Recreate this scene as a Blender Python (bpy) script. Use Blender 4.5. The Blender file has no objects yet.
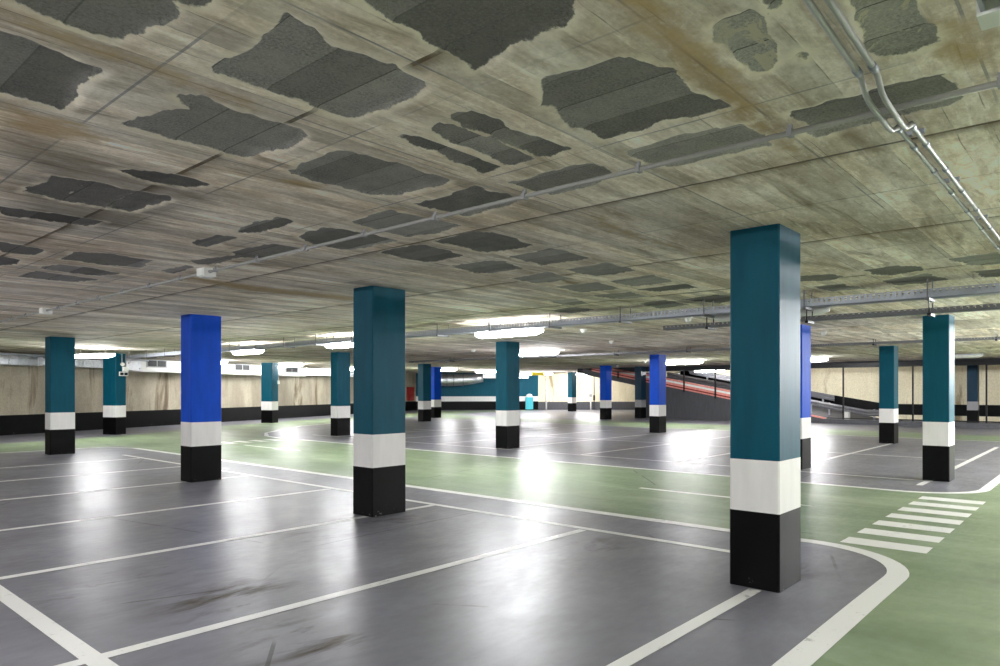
import bpy, math, random
import numpy as np
from mathutils import Vector, Matrix
C = bpy.context.scene.collection
R = math.radians
rng = random.Random(5)
H = 2.81            # ceiling height
CAM_H = 1.545

# ------------------------------------------------------------------ mesh builder
class MB:
    def __init__(s): s.v = []; s.f = []
    def box(s, x0, x1, y0, y1, z0, z1):
        b = len(s.v)
        s.v += [(x0,y0,z0),(x1,y0,z0),(x1,y1,z0),(x0,y1,z0),(x0,y0,z1),(x1,y0,z1),(x1,y1,z1),(x0,y1,z1)]
        s.f += [tuple(b+i for i in q) for q in ((0,3,2,1),(4,5,6,7),(0,1,5,4),(1,2,6,5),(2,3,7,6),(3,0,4,7))]
        return s
    def prism(s, poly, z0, z1):
        n = len(poly); b = len(s.v)
        s.v += [(x,y,z0) for x,y in poly] + [(x,y,z1) for x,y in poly]
        s.f.append(tuple(b+i for i in reversed(range(n)))); s.f.append(tuple(b+n+i for i in range(n)))
        for i in range(n):
            j = (i+1) % n
            s.f.append((b+i, b+j, b+n+j, b+n+i))
        return s
    def sheet(s, poly, z):
        b = len(s.v); s.v += [(x,y,z) for x,y in poly]; s.f.append(tuple(b+i for i in range(len(poly)))); return s
    def loft(s, rings, caps=True):
        n = len(rings[0]); b = len(s.v)
        for r in rings: s.v += [tuple(p) for p in r]
        for k in range(len(rings)-1):
            for i in range(n):
                j = (i+1) % n
                s.f.append((b+k*n+i, b+k*n+j, b+(k+1)*n+j, b+(k+1)*n+i))
        if caps:
            s.f.append(tuple(b+i for i in reversed(range(n)))); s.f.append(tuple(b+(len(rings)-1)*n+i for i in range(n)))
        return s
    def tube(s, pts, r, seg=10):
        pts = [Vector(p) for p in pts]; rings = []
        rad = r if isinstance(r, (list, tuple)) else [r]*len(pts)
        for i, p in enumerate(pts):
            t = (pts[min(i+1,len(pts)-1)] - pts[max(i-1,0)]).normalized()
            up = Vector((0,0,1)) if abs(t.z) < .9 else Vector((1,0,0))
            a = t.cross(up).normalized(); c = a.cross(t).normalized()
            rings.append([p + (a*math.cos(2*math.pi*k/seg) + c*math.sin(2*math.pi*k/seg))*rad[i] for k in range(seg)])
        return s.loft(rings)
    def strip(s, pts, w, z, h=.0015):
        # flat painted band of width w following pts
        n = len(pts); L = []; Rr = []
        for i in range(n):
            a = Vector(pts[max(i-1,0)]); b = Vector(pts[min(i+1,n-1)]); t = (b-a).normalized(); q = Vector((-t.y, t.x))*w/2
            p = Vector(pts[i]); L.append(p+q); Rr.append(p-q)
        b0 = len(s.v)
        for i in range(n):
            s.v += [(L[i].x,L[i].y,z),(Rr[i].x,Rr[i].y,z)]
        for i in range(n-1):
            k = b0+2*i; s.f.append((k, k+1, k+3, k+2))
        return s
    def build(s, name, mat, parent=None, smooth=False):
        me = bpy.data.meshes.new(name); me.from_pydata([tuple(v) for v in s.v], [], s.f); me.update()
        import bmesh
        bm = bmesh.new(); bm.from_mesh(me); bmesh.ops.recalc_face_normals(bm, faces=bm.faces); bm.to_mesh(me); bm.free()
        if smooth:
            for p in me.polygons: p.use_smooth = True
        if mat: me.materials.append(mat)
        o = bpy.data.objects.new(name, me); C.objects.link(o)
        if parent: o.parent = parent
        return o
def upsheet(o):   # make a flat sheet face upwards
    for p in o.data.polygons:
        if p.normal.z < 0: p.flip()
    return o
def tag(o, label=None, cat=None, group=None, kind=None):
    if label: o['label'] = label
    if cat: o['category'] = cat
    if group: o['group'] = group
    if kind: o['kind'] = kind
    return o
def empty(name, loc, rz=0, **k):
    o = bpy.data.objects.new(name, None); C.objects.link(o); o.location = loc; o.rotation_euler = (0,0,rz); o.empty_display_size = .1
    return tag(o, **k)
def dup(root, loc, rz=None, **k):
    r = root.copy(); C.objects.link(r); r.location = loc
    if rz is not None: r.rotation_euler = (0,0,rz)
    tag(r, **k)
    for ch in list(root.children):
        c = ch.copy(); C.objects.link(c); c.parent = r
        for g in ch.children:
            d = g.copy(); C.objects.link(d); d.parent = c
    return r

# ------------------------------------------------------------------ materials
class NT:
    def __init__(s, name):
        s.m = bpy.data.materials.new(name); s.m.use_nodes = True; s.t = s.m.node_tree
        s.b = s.t.nodes['Principled BSDF']
        s._c = None
    def n(s, typ, **k):
        o = s.t.nodes.new(typ)
        for a, v in k.items(): setattr(o, a, v)
        return o
    def put(s, sock, v):
        if hasattr(v, 'links'): s.t.links.new(v, sock)
        elif v is not None:
            if isinstance(v, tuple) and len(v) == 3 and sock.type == 'RGBA': v = v + (1,)
            sock.default_value = v
    @property
    def pos(s):
        if s._c is None: s._c = s.n('ShaderNodeTexCoord').outputs['Object']
        return s._c
    def geo(s): return s.n('ShaderNodeNewGeometry').outputs['Position']
    def scale(s, vec, sc):
        o = s.n('ShaderNodeVectorMath', operation='MULTIPLY'); s.put(o.inputs[0], vec); s.put(o.inputs[1], sc); return o.outputs[0]
    def noise(s, vec, scale, detail=4, rough=.55, dist=0):
        o = s.n('ShaderNodeTexNoise'); s.put(o.inputs['Vector'], vec)
        o.inputs['Scale'].default_value = scale; o.inputs['Detail'].default_value = detail; o.inputs['Roughness'].default_value = rough; o.inputs['Distortion'].default_value = dist
        return o.outputs['Fac']
    def math(s, op, a, b=None, c=None, clamp=False):
        o = s.n('ShaderNodeMath', operation=op, use_clamp=clamp); s.put(o.inputs[0], a); s.put(o.inputs[1], b); s.put(o.inputs[2], c); return o.outputs[0]
    def map(s, v, a, b, c=0., d=1.):
        o = s.n('ShaderNodeMapRange'); s.put(o.inputs[0], v)
        for i, x in enumerate((a,b,c,d)): o.inputs[i+1].default_value = x
        return o.outputs[0]
    def mix(s, f, a, b, blend='MIX'):
        o = s.n('ShaderNodeMix', data_type='RGBA', blend_type=blend); s.put(o.inputs['Factor'], f); s.put(o.inputs[6], a); s.put(o.inputs[7], b); return o.outputs[2]
    def sep(s, v): 
        o = s.n('ShaderNodeSeparateXYZ'); s.put(o.inputs[0], v); return o.outputs
    def comb(s, x, y, z=0.):
        o = s.n('ShaderNodeCombineXYZ'); s.put(o.inputs[0], x); s.put(o.inputs[1], y); s.put(o.inputs[2], z); return o.outputs[0]
    def white(s, vec):
        o = s.n('ShaderNodeTexWhiteNoise', noise_dimensions='3D'); s.put(o.inputs['Vector'], vec); return o.outputs['Value']
    def attr(s, name): return s.n('ShaderNodeAttribute', attribute_name=name).outputs['Fac']
    def bump(s, hgt, strength, dist=.01):
        o = s.n('ShaderNodeBump'); s.put(o.inputs['Height'], hgt); o.inputs['Strength'].default_value = strength; o.inputs['Distance'].default_value = dist
        s.t.links.new(o.outputs[0], s.b.inputs['Normal'])
    def done(s, col=None, rough=None, metal=None, spec=None):
        s.put(s.b.inputs['Base Color'], col); s.put(s.b.inputs['Roughness'], rough); s.put(s.b.inputs['Metallic'], metal)
        if spec is not None: s.put(s.b.inputs['Specular IOR Level'], spec)
        return s.m
def lin(r, g, b):
    f = lambda c: (c/255/12.92) if c <= 10 else ((c/255+.055)/1.055)**2.4
    return (f(r), f(g), f(b))
def paint(name, rgb, rough=.4, var=.12, sc=(6,6,1.2), spec=.3, grain=0):
    m = NT(name); n = m.noise(m.scale(m.geo(), sc), 1.5, 5)
    c = m.mix(m.map(n, .3, .7), tuple(x*(1-var) for x in rgb), tuple(min(1,x*(1+var)) for x in rgb))
    if grain:
        g = m.noise(m.scale(m.geo(), (60,60,2)), 1, 3); m.bump(g, grain, .004)
    return m.done(c, rough, 0., spec)
def metal(name, rgb, rough=.38):
    m = NT(name); n = m.noise(m.geo(), 9, 5)
    return m.done(m.mix(m.map(n,.3,.7), tuple(x*.8 for x in rgb), rgb), m.map(n,.3,.7,rough-.08,rough+.12), 1.)
def emit(name, col, strength):
    m = NT(name); m.b.inputs['Emission Color'].default_value = col+(1,); m.b.inputs['Emission Strength'].default_value = strength
    return m.done((.8,.8,.8), .4)
LAMP = 62.0
LAMPH = 64.0
LAMPM = 76.0
LAMPF = 280.0
EXPOSURE = 1.2
LAMPS = [
 (9.6,8.3,2.557,'brightest lit strip lamp, hanging in front of the central teal pillar'),
 (9.6,13.2,2.557,'lit strip lamp over the green aisle, half behind the second largest pillar'),
 (9.6,17.65,2.557,'lit strip lamp over the green aisle just past the royal blue pillar'),
 (9.6,3.58,2.557,'unlit strip lamp hidden mostly behind the head of the largest pillar',False),
 (7.62,23.26,2.557,'lit strip lamp between the front-row end pillar and the emergency light',True,1.75,.36),
 (17.7,14.1,2.70,'lit strip lamp over the far bays just behind the central teal pillar',True,1.8),
 (18.6,30.2,2.70,'lit strip lamp by the stained wall, touching the slim pale teal pillar',True,2.4),
 (14.4,29.0,2.70,'lit strip lamp by the stained wall, peeping past the edge of the royal blue pillar',True,1.6),
 (24.2,32.6,2.70,'lit strip lamp by the stained wall, in the gap beside the second largest pillar'),
 (28.0,14.2,2.70,'lit strip lamp next to the head of the pale blue pillar',True,2.0),
 (28.9,30.1,2.70,'lit strip lamp beside the head of the distant teal pillar, before the silver duct',True,2.2),
 (33.3,30.6,2.70,'small lit strip lamp above the silver duct, second from the distant teal pillar',True,2.0),
 (28.8,9.2,2.70,'lit strip lamp beside the blue pillar hidden behind the largest one'),
 (35.9,11.3,2.72,'lit strip lamp over the ramp behind the black fence, below its nearer neighbour'),
 (38.0,17.5,2.60,'lit strip lamp over the ramp, seen above the red kerb',True,1.8),
 (39.0,31.0,2.66,'lit strip lamp in front of the cream wall by the yellow sign',True,2.2,.724),
 (42.5,29.0,2.66,'lit strip lamp in front of the cream wall near the ramp slab',True,2.2,.724),
 (29.0,4.3,2.70,'unlit strip lamp beyond the pillar with the pale side face',False,1.8),
]
HIDDEN = [  # unseen lamps; second row, near side and behind camera added as fill
 (9.6,-2.6,2.557,'lit strip lamp over the side aisle, beyond the end of the crossing'),
 (15.5,-1.6,2.70,'lit strip lamp over the side aisle opposite the pillar with the pale face'),
 (22.5,-1.6,2.70,'lit strip lamp over the side aisle opposite the teal pillar before the fence'),
 (29.5,-1.6,2.70,'lit strip lamp over the side aisle opposite the black fence'),
 (4.0,-2.4,2.70,'lit strip lamp over the side aisle opposite the largest pillar'),
 (4.5,-7.5,2.70,'added unseen fill lamp in the second row off the side aisle, opposite the largest pillar'),
 (13.0,-7.5,2.70,'added unseen fill lamp in the second row off the side aisle, opposite the corner pillar'),
 (24.0,-7.5,2.70,'added unseen fill lamp in the second row off the side aisle, farthest along'),
 (-1.6,-2.0,2.70,'added unseen fill lamp behind the camera at the corner of the aisles'),
 (-6.0,-2.0,2.70,'added unseen fill lamp behind the camera, second from the corner of the aisles'),
 (-1.6,4.0,2.70,'added unseen fill lamp over the bays on the near side, first from the corner'),
 (-1.6,9.0,2.70,'added unseen fill lamp over the bays on the near side, second from the corner'),
 (-1.6,14.0,2.70,'added unseen fill lamp over the bays on the near side, third from the corner'),
 (-1.6,19.0,2.70,'added unseen fill lamp over the bays on the near side, last before the stained wall'),
]
M = {}
M['teal'] = paint('teal_paint', lin(1,76,95), .5, .12, spec=.15, grain=.25)
M['blue'] = paint('blue_paint', lin(1,72,190), .5, .12, spec=.15, grain=.25)
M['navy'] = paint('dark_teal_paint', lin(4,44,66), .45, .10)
M['white'] = paint('white_paint', lin(232,230,228), .42, .05, grain=.2)
M['black'] = None
def black_mat():
    m = NT('scuffed_black_paint'); p = m.geo(); z = m.sep(p)[2]
    n = m.noise(p, 24, 7, .72); big = m.noise(p, 3, 3)
    low = m.map(z, .02, .16, 1, 0)
    chip = m.math('MULTIPLY', m.map(m.math('ADD', m.math('ADD', n, m.math('MULTIPLY', low, .10)), m.math('MULTIPLY', m.math('SUBTRACT', big, .5), .25)), .72, .76), low)
    c = m.mix(m.map(big, .3, .7), lin(2,2,3), lin(7,7,9))
    c = m.mix(chip, c, lin(150,145,138))
    m.bump(n, .12, .004)
    return m.done(c, .45, 0., .12)
M['black'] = black_mat()
M['fence'] = paint('black_steel_paint', lin(14,14,16), .4, .2)
M['whiteplastic'] = paint('white_plastic', lin(225,225,220), .45, .04)
M['greyplastic'] = paint('grey_plastic', lin(150,150,152), .45, .06)
M['lavender'] = paint('pale_grey_housing', lin(165,165,178), .45, .05)
M['pipe'] = paint('galvanised_pipe', lin(160,160,156), .42, .08, spec=.6)
M['conduit'] = paint('grey_conduit_plastic', lin(152,150,147), .45, .06)
M['galv'] = metal('galvanised_sheet', lin(176,180,190), .45)
M['steel'] = paint('dull_steel', lin(112,112,116), .45, .1)
M['duct'] = metal('duct_sheet_metal', lin(225,228,232), .34)
M['dark'] = paint('dark_cavity', lin(30,31,34), .6, .2)
M['cable'] = paint('black_cable', lin(40,40,42), .5, .2)
M['red'] = paint('red_paint', lin(140,34,30), .45, .1)
M['pink'] = paint('faded_red_kerb_paint', lin(228,150,140), .5, .12)
M['yellow'] = paint('yellow_sign_paint', lin(240,215,60), .45, .05)
M['ramp'] = paint('dark_grey_wall_paint', lin(74,75,79), .55, .14)
M['tealbox'] = paint('pale_teal_paint', lin(70,165,178), .4, .1)
M['lamp'] = emit('lit_lamp_diffuser', (.97,.98,1.0), LAMP)
M['lamp_unseen'] = emit('unseen_lamp_diffuser', (.97,.98,1.0), LAMPH)  # for out-of-view lamps, most of them added for fill light
M['lamp_mid'] = emit('lit_far_diffuser', (.97,.98,1.0), LAMPM)
M['lamp_far'] = emit('lit_side_aisle_diffuser', (.97,.98,1.0), LAMPF)  # unseen lamps, strength raised to brighten the far area
M['lampoff'] = paint('unlit_lamp_diffuser', lin(205,205,200), .35, .04)

def ceiling_mat():
    m = NT('board_marked_concrete'); p = m.pos; s = m.sep(p); X, Y = s[0], s[1]
    wob = m.math('MULTIPLY', m.math('SUBTRACT', m.noise(p, 1.3, 3), .5), .05)
    Yw = m.math('ADD', Y, wob); Xw = m.math('ADD', X, wob)
    seg = m.math('FLOOR', m.math('DIVIDE', m.math('SUBTRACT', Xw, 1.8), 2.2))
    yq = m.math('DIVIDE', Yw, .145); pid = m.math('FLOOR', yq)
    tone = m.white(m.comb(pid, seg, 3.))
    tone2 = m.white(m.comb(m.math('FLOOR', m.math('DIVIDE', Yw, .82)), m.math('FLOOR', m.math('DIVIDE', m.math('SUBTRACT', Xw, 1.15), .95)), 9.))
    streak = m.noise(m.scale(p, (1.8, 13, 1)), 1.0, 7, .68, .2)
    blotch = m.noise(m.scale(p, (.55, 1.1, 1)), 1.3, 6, .62, .6)
    grain = m.noise(p, 46, 5, .7)
    mid = m.noise(m.scale(p, (1, 1.8, 1)), 6, 6, .65, .4)
    c = m.mix(m.map(blotch, .36, .66), lin(188,173,153), lin(242,234,223))
    c = m.mix(m.map(streak, .46, .66, 0, .5), c, lin(160,143,120))
    c = m.mix(m.map(m.noise(m.scale(p, (2.2, 5, 1)), 2.6, 7, .7, .6),   .50, .68, 0, .5), c, lin(170,152,128))
    c = m.mix(m.map(m.noise(m.scale(p, (1.2, 8, 1)), 3.1, 7, .7, .3), .54, .70, 0, .7), c, lin(246,240,232))
    c = m.mix(m.map(mid, .52, .78, 0, .5), c, lin(182,169,142))
    c = m.mix(m.map(mid, .30, .44, .5, 0), c, lin(236,231,216))
    v = m.math('ADD', m.map(tone, 0, 1, .88, 1.44), m.map(tone2, 0, 1, -.12, .12))
    v = m.math('MULTIPLY', v, m.map(grain, .3, .7, .86, 1.12))
    c = m.mix(1., c, m.comb(v, v, v), 'MULTIPLY')
    # brown run stains
    st = m.noise(m.scale(p, (.35, 2.2, 1)), 2.0, 5, .6, .8)
    c = m.mix(m.map(st, .57, .70, 0, .7), c, lin(128,106,76))
    # narrow board gaps and construction joints
    fy = m.math('FRACT', yq); gap = m.math('LESS_THAN', fy, .035)
    gap = m.math('MULTIPLY', gap, m.map(m.noise(p, 3.1, 3), .45, .62, 0, .55))
    c = m.mix(gap, c, lin(84,76,62))
    fx = m.math('FRACT', m.math('DIVIDE', m.math('SUBTRACT', m.math('ADD', X, m.math('MULTIPLY', wob, .25)), 1.8 - .012), 2.2))
    j = m.math('MULTIPLY', m.math('LESS_THAN', fx, .012), m.map(m.noise(p, 5, 4), .3, .55, .3, .9))
    c = m.mix(j, c, lin(66,58,48))
    jr = m.math('MULTIPLY', m.map(m.math('ABSOLUTE', m.math('SUBTRACT', fx, .01)), 0, .045, 1, 0), m.map(m.noise(p, 4, 5), .35, .6, .15, .85))
    c = m.mix(jr, c, lin(112,94,68))
    # faint grid of the rib edges
    gx = m.math('FRACT', m.math('DIVIDE', m.math('SUBTRACT', X, 1.15), .95)); gy = m.math('FRACT', m.math('DIVIDE', m.math('SUBTRACT', Y, .38), .82))
    gl = m.math('MAXIMUM', m.math('LESS_THAN', gx, .014), m.math('LESS_THAN', gy, .014))
    c = m.mix(m.math('MULTIPLY', gl, m.map(m.noise(p, 1.7, 2), .42, .55, .1, .6)), c, lin(112,112,120))
    # stains with a shape of their own
    c = m.mix(m.math('MULTIPLY', m.map(m.math('ADD', m.attr('ochre'), m.math('MULTIPLY', m.math('SUBTRACT', mid, .5), .35)), -.04, .08), .75), c, m.mix(m.map(mid,.35,.65), lin(150,112,58), lin(186,160,112)))
    gm = m.map(m.math('ADD', m.attr('grime'), m.math('MULTIPLY', m.math('SUBTRACT', streak, .5), .6)), -.1, .25)
    c = m.mix(m.math('MULTIPLY', gm, .6), c, lin(76,71,62))
    # pale torn rim, then the exposed grey block
    d = m.math('ADD', m.attr('patch'), m.math('MULTIPLY', m.math('SUBTRACT', m.noise(p, 26, 5, .7), .5), .035))
    rim = m.math('MULTIPLY', m.math('MULTIPLY', m.map(d, -.06, -.005, 0, 1), m.map(d, 0, .006, 1, 0)), m.map(m.noise(p, 7, 3), .4, .6, .15, .95))
    c = m.mix(rim, c, lin(236,227,208))
    sp = m.noise(p, 75, 4, .8); sp2 = m.noise(p, 9, 5, .6)
    ys = m.math('DIVIDE', m.math('ADD', X, .20), .25); strip = m.white(m.comb(m.math('FLOOR', ys), m.math('FLOOR', m.math('DIVIDE', m.math('SUBTRACT', Y, .38), .82)), 1.))
    g = m.mix(m.map(sp, .32, .68), lin(118,116,114), lin(182,178,173))
    g = m.mix(m.map(sp2, .4, .7, 0, .6), g, lin(180,175,168))
    gv = m.math('MULTIPLY', m.map(strip, 0, 1, .66, 1.18), m.attr('tone'))
    g = m.mix(1., g, m.comb(gv, gv, gv), 'MULTIPLY')
    g = m.mix(m.math('MULTIPLY', m.math('LESS_THAN', m.math('FRACT', ys), .03), m.map(strip, .3, .8, .15, .75)), g, lin(38,37,36))
    fl = m.n('ShaderNodeVectorMath', operation='DISTANCE'); m.put(fl.inputs[0], p); fl.inputs[1].default_value = (2.7, .72, H)
    flake = m.math('MULTIPLY', m.map(fl.outputs['Value'], .35, .6, 1, 0), m.map(m.noise(m.scale(p, (1,1.6,1)), 5.5, 6, .65, 1.0), .52, .55))
    g = m.mix(m.math('MULTIPLY', flake, .8), g, lin(205,196,172))
    pm = m.map(d, -.002, .004)
    c = m.mix(pm, c, g)
    m.bump(m.math('ADD', m.math('MULTIPLY', grain, .6), m.math('ADD', streak, m.math('MULTIPLY', sp, pm))), .35, .012)
    return m.done(c, .85, 0., .2)
M['ceil'] = ceiling_mat()

def floor_mat(name, c0, c1, c2, green):
    m = NT(name); va = m.n('ShaderNodeVectorMath', operation='ADD'); m.put(va.inputs[0], m.geo()); va.inputs[1].default_value = (0,0,.371); p = va.outputs[0]
    big = m.noise(p, .55, 6, .6, .5); mid = m.noise(p, 2.4, 6, .62, .3); fine = m.noise(p, 34, 4, .6)
    trowel = m.noise(m.scale(p, (.8, 2.4, 1)), 1.4, 5, .6, 1.2)
    c = m.mix(m.map(big, .35, .65), c0, c1)
    c = m.mix(m.map(mid, .40, .80, 0, .6), c, c2)
    c = m.mix(m.map(trowel, .5, .8, 0, .35), c, tuple(x*1.25 for x in c1))
    c = m.mix(m.map(fine, .62, .8, 0, .25), c, tuple(x*.5 for x in c0))
    # worn, dirty areas: brown scuffs and a couple of cracks
    dirt = m.map(m.noise(m.scale(p, (.7, 2.2, 1)), 1.3, 8, .68, .5), .50, .66)
    s = m.sep(p); msk = None
    for (x, y, r) in ((2.1,5.9,.75),(2.5,4.9,.7),(2.4,3.7,.6),(5.3,6.6,.7),(6.1,2.2,.4),(5.6,4.1,.8),(4.3,6.3,.5)):
        v = m.n('ShaderNodeVectorMath', operation='DISTANCE'); m.put(v.inputs[0], m.comb(s[0], s[1])); v.inputs[1].default_value = (x, y, 0)
        f = m.map(v.outputs['Value'], r*.3, r, 1, 0); msk = f if msk is None else m.math('MAXIMUM', msk, f)
    worn = m.noise(m.scale(p, (1.6, .55, 1) if green else (.9, 1.5, 1)), 1.1, 5, .55, .5)
    c = m.mix(m.map(worn, .46, .74, 0, .5), c, tuple(x*.62 for x in c0))
    c = m.mix(m.map(worn, .26, .46, .35, 0), c, tuple(min(1, x*1.45) for x in c2))
    dm = m.math('MULTIPLY', dirt, m.math('ADD', m.math('MULTIPLY', msk, .95), .04))
    c = m.mix(dm, c, lin(74,64,50))
    vo = m.n('ShaderNodeTexVoronoi', feature='DISTANCE_TO_EDGE', voronoi_dimensions='2D'); m.put(vo.inputs['Vector'], m.mix(.3, p, m.n('ShaderNodeTexNoise').outputs['Color'])); vo.inputs['Scale'].default_value = .42
    cr = m.math('MULTIPLY', m.math('LESS_THAN', vo.outputs['Distance'], .004), m.map(m.noise(p, .9, 2), .52, .58, 0, .7))
    c = m.mix(cr, c, lin(52,50,50))
    r = m.math('ADD', m.math('ADD', m.map(mid, .3, .7, .285 if not green else .31, .36 if not green else .42), m.map(m.noise(m.scale(p, (1.2, 2.6, 1)), 5.5, 7, .65, .4), .35, .7, 0., .10)), m.math('MULTIPLY', dm, .3))
    m.bump(m.math('ADD', m.math('MULTIPLY', m.noise(m.scale(p,(1,1,1)), 2.2, 4, .5), 1.0), m.math('MULTIPLY', fine, .03)), .035, .05)
    return m.done(c, r, 0., .4)
M['floor'] = floor_mat('grey_resin_floor', lin(110,110,118), lin(128,128,138), lin(118,118,126), False)
M['green'] = floor_mat('green_resin_lane', lin(112,134,98), lin(136,154,120), lin(154,166,142), True)

def line_mat():
    m = NT('worn_white_road_paint'); p = m.geo()
    w = m.noise(p, 11, 7, .7); big = m.noise(p, 1.6, 3)
    c = m.mix(m.map(m.math('ADD', w, m.math('MULTIPLY', m.math('SUBTRACT', big, .5), .5)), .62, .72, 0, .7), lin(238,238,235), lin(160,160,160))
    return m.done(c, .38, 0., .5)
M['line'] = line_mat()

def wall_mat(name, a, b, dark, stain, seed=0):
    m = NT(name); p = m.geo(); s = m.sep(p)
    q = m.comb(m.math('ADD', s[0], seed), s[1], s[2])
    big = m.noise(m.scale(q, (1,1,.35)), .9, 6, .6, .3); fine = m.noise(q, 22, 5, .7)
    ver = m.noise(m.scale(q, (2.2,2.2,.22)), 1.0, 7, .7, .5); st = m.noise(m.scale(q, (.9,.9,.16)), 1.0, 7, .68, .7)
    c = m.mix(m.map(big, .35, .65), a, b)
    c = m.mix(m.map(ver, .50, .78, 0, .35), c, dark)
    c = m.mix(m.map(st, .57, .66, 0, .8), c, stain)
    v = m.map(fine, .3, .7, .8, 1.15); c = m.mix(1., c, m.comb(v, v, v), 'MULTIPLY')
    m.bump(fine, .3, .01)
    return m.done(c, .85, 0., .2)
M['wall'] = wall_mat('stained_concrete_wall', lin(146,138,122), lin(184,175,156), lin(116,110,100), lin(84,68,48))
M['cream'] = wall_mat('pale_cream_wall', lin(222,212,182), lin(236,228,202), lin(190,176,142), lin(150,132,100), 7)
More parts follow.
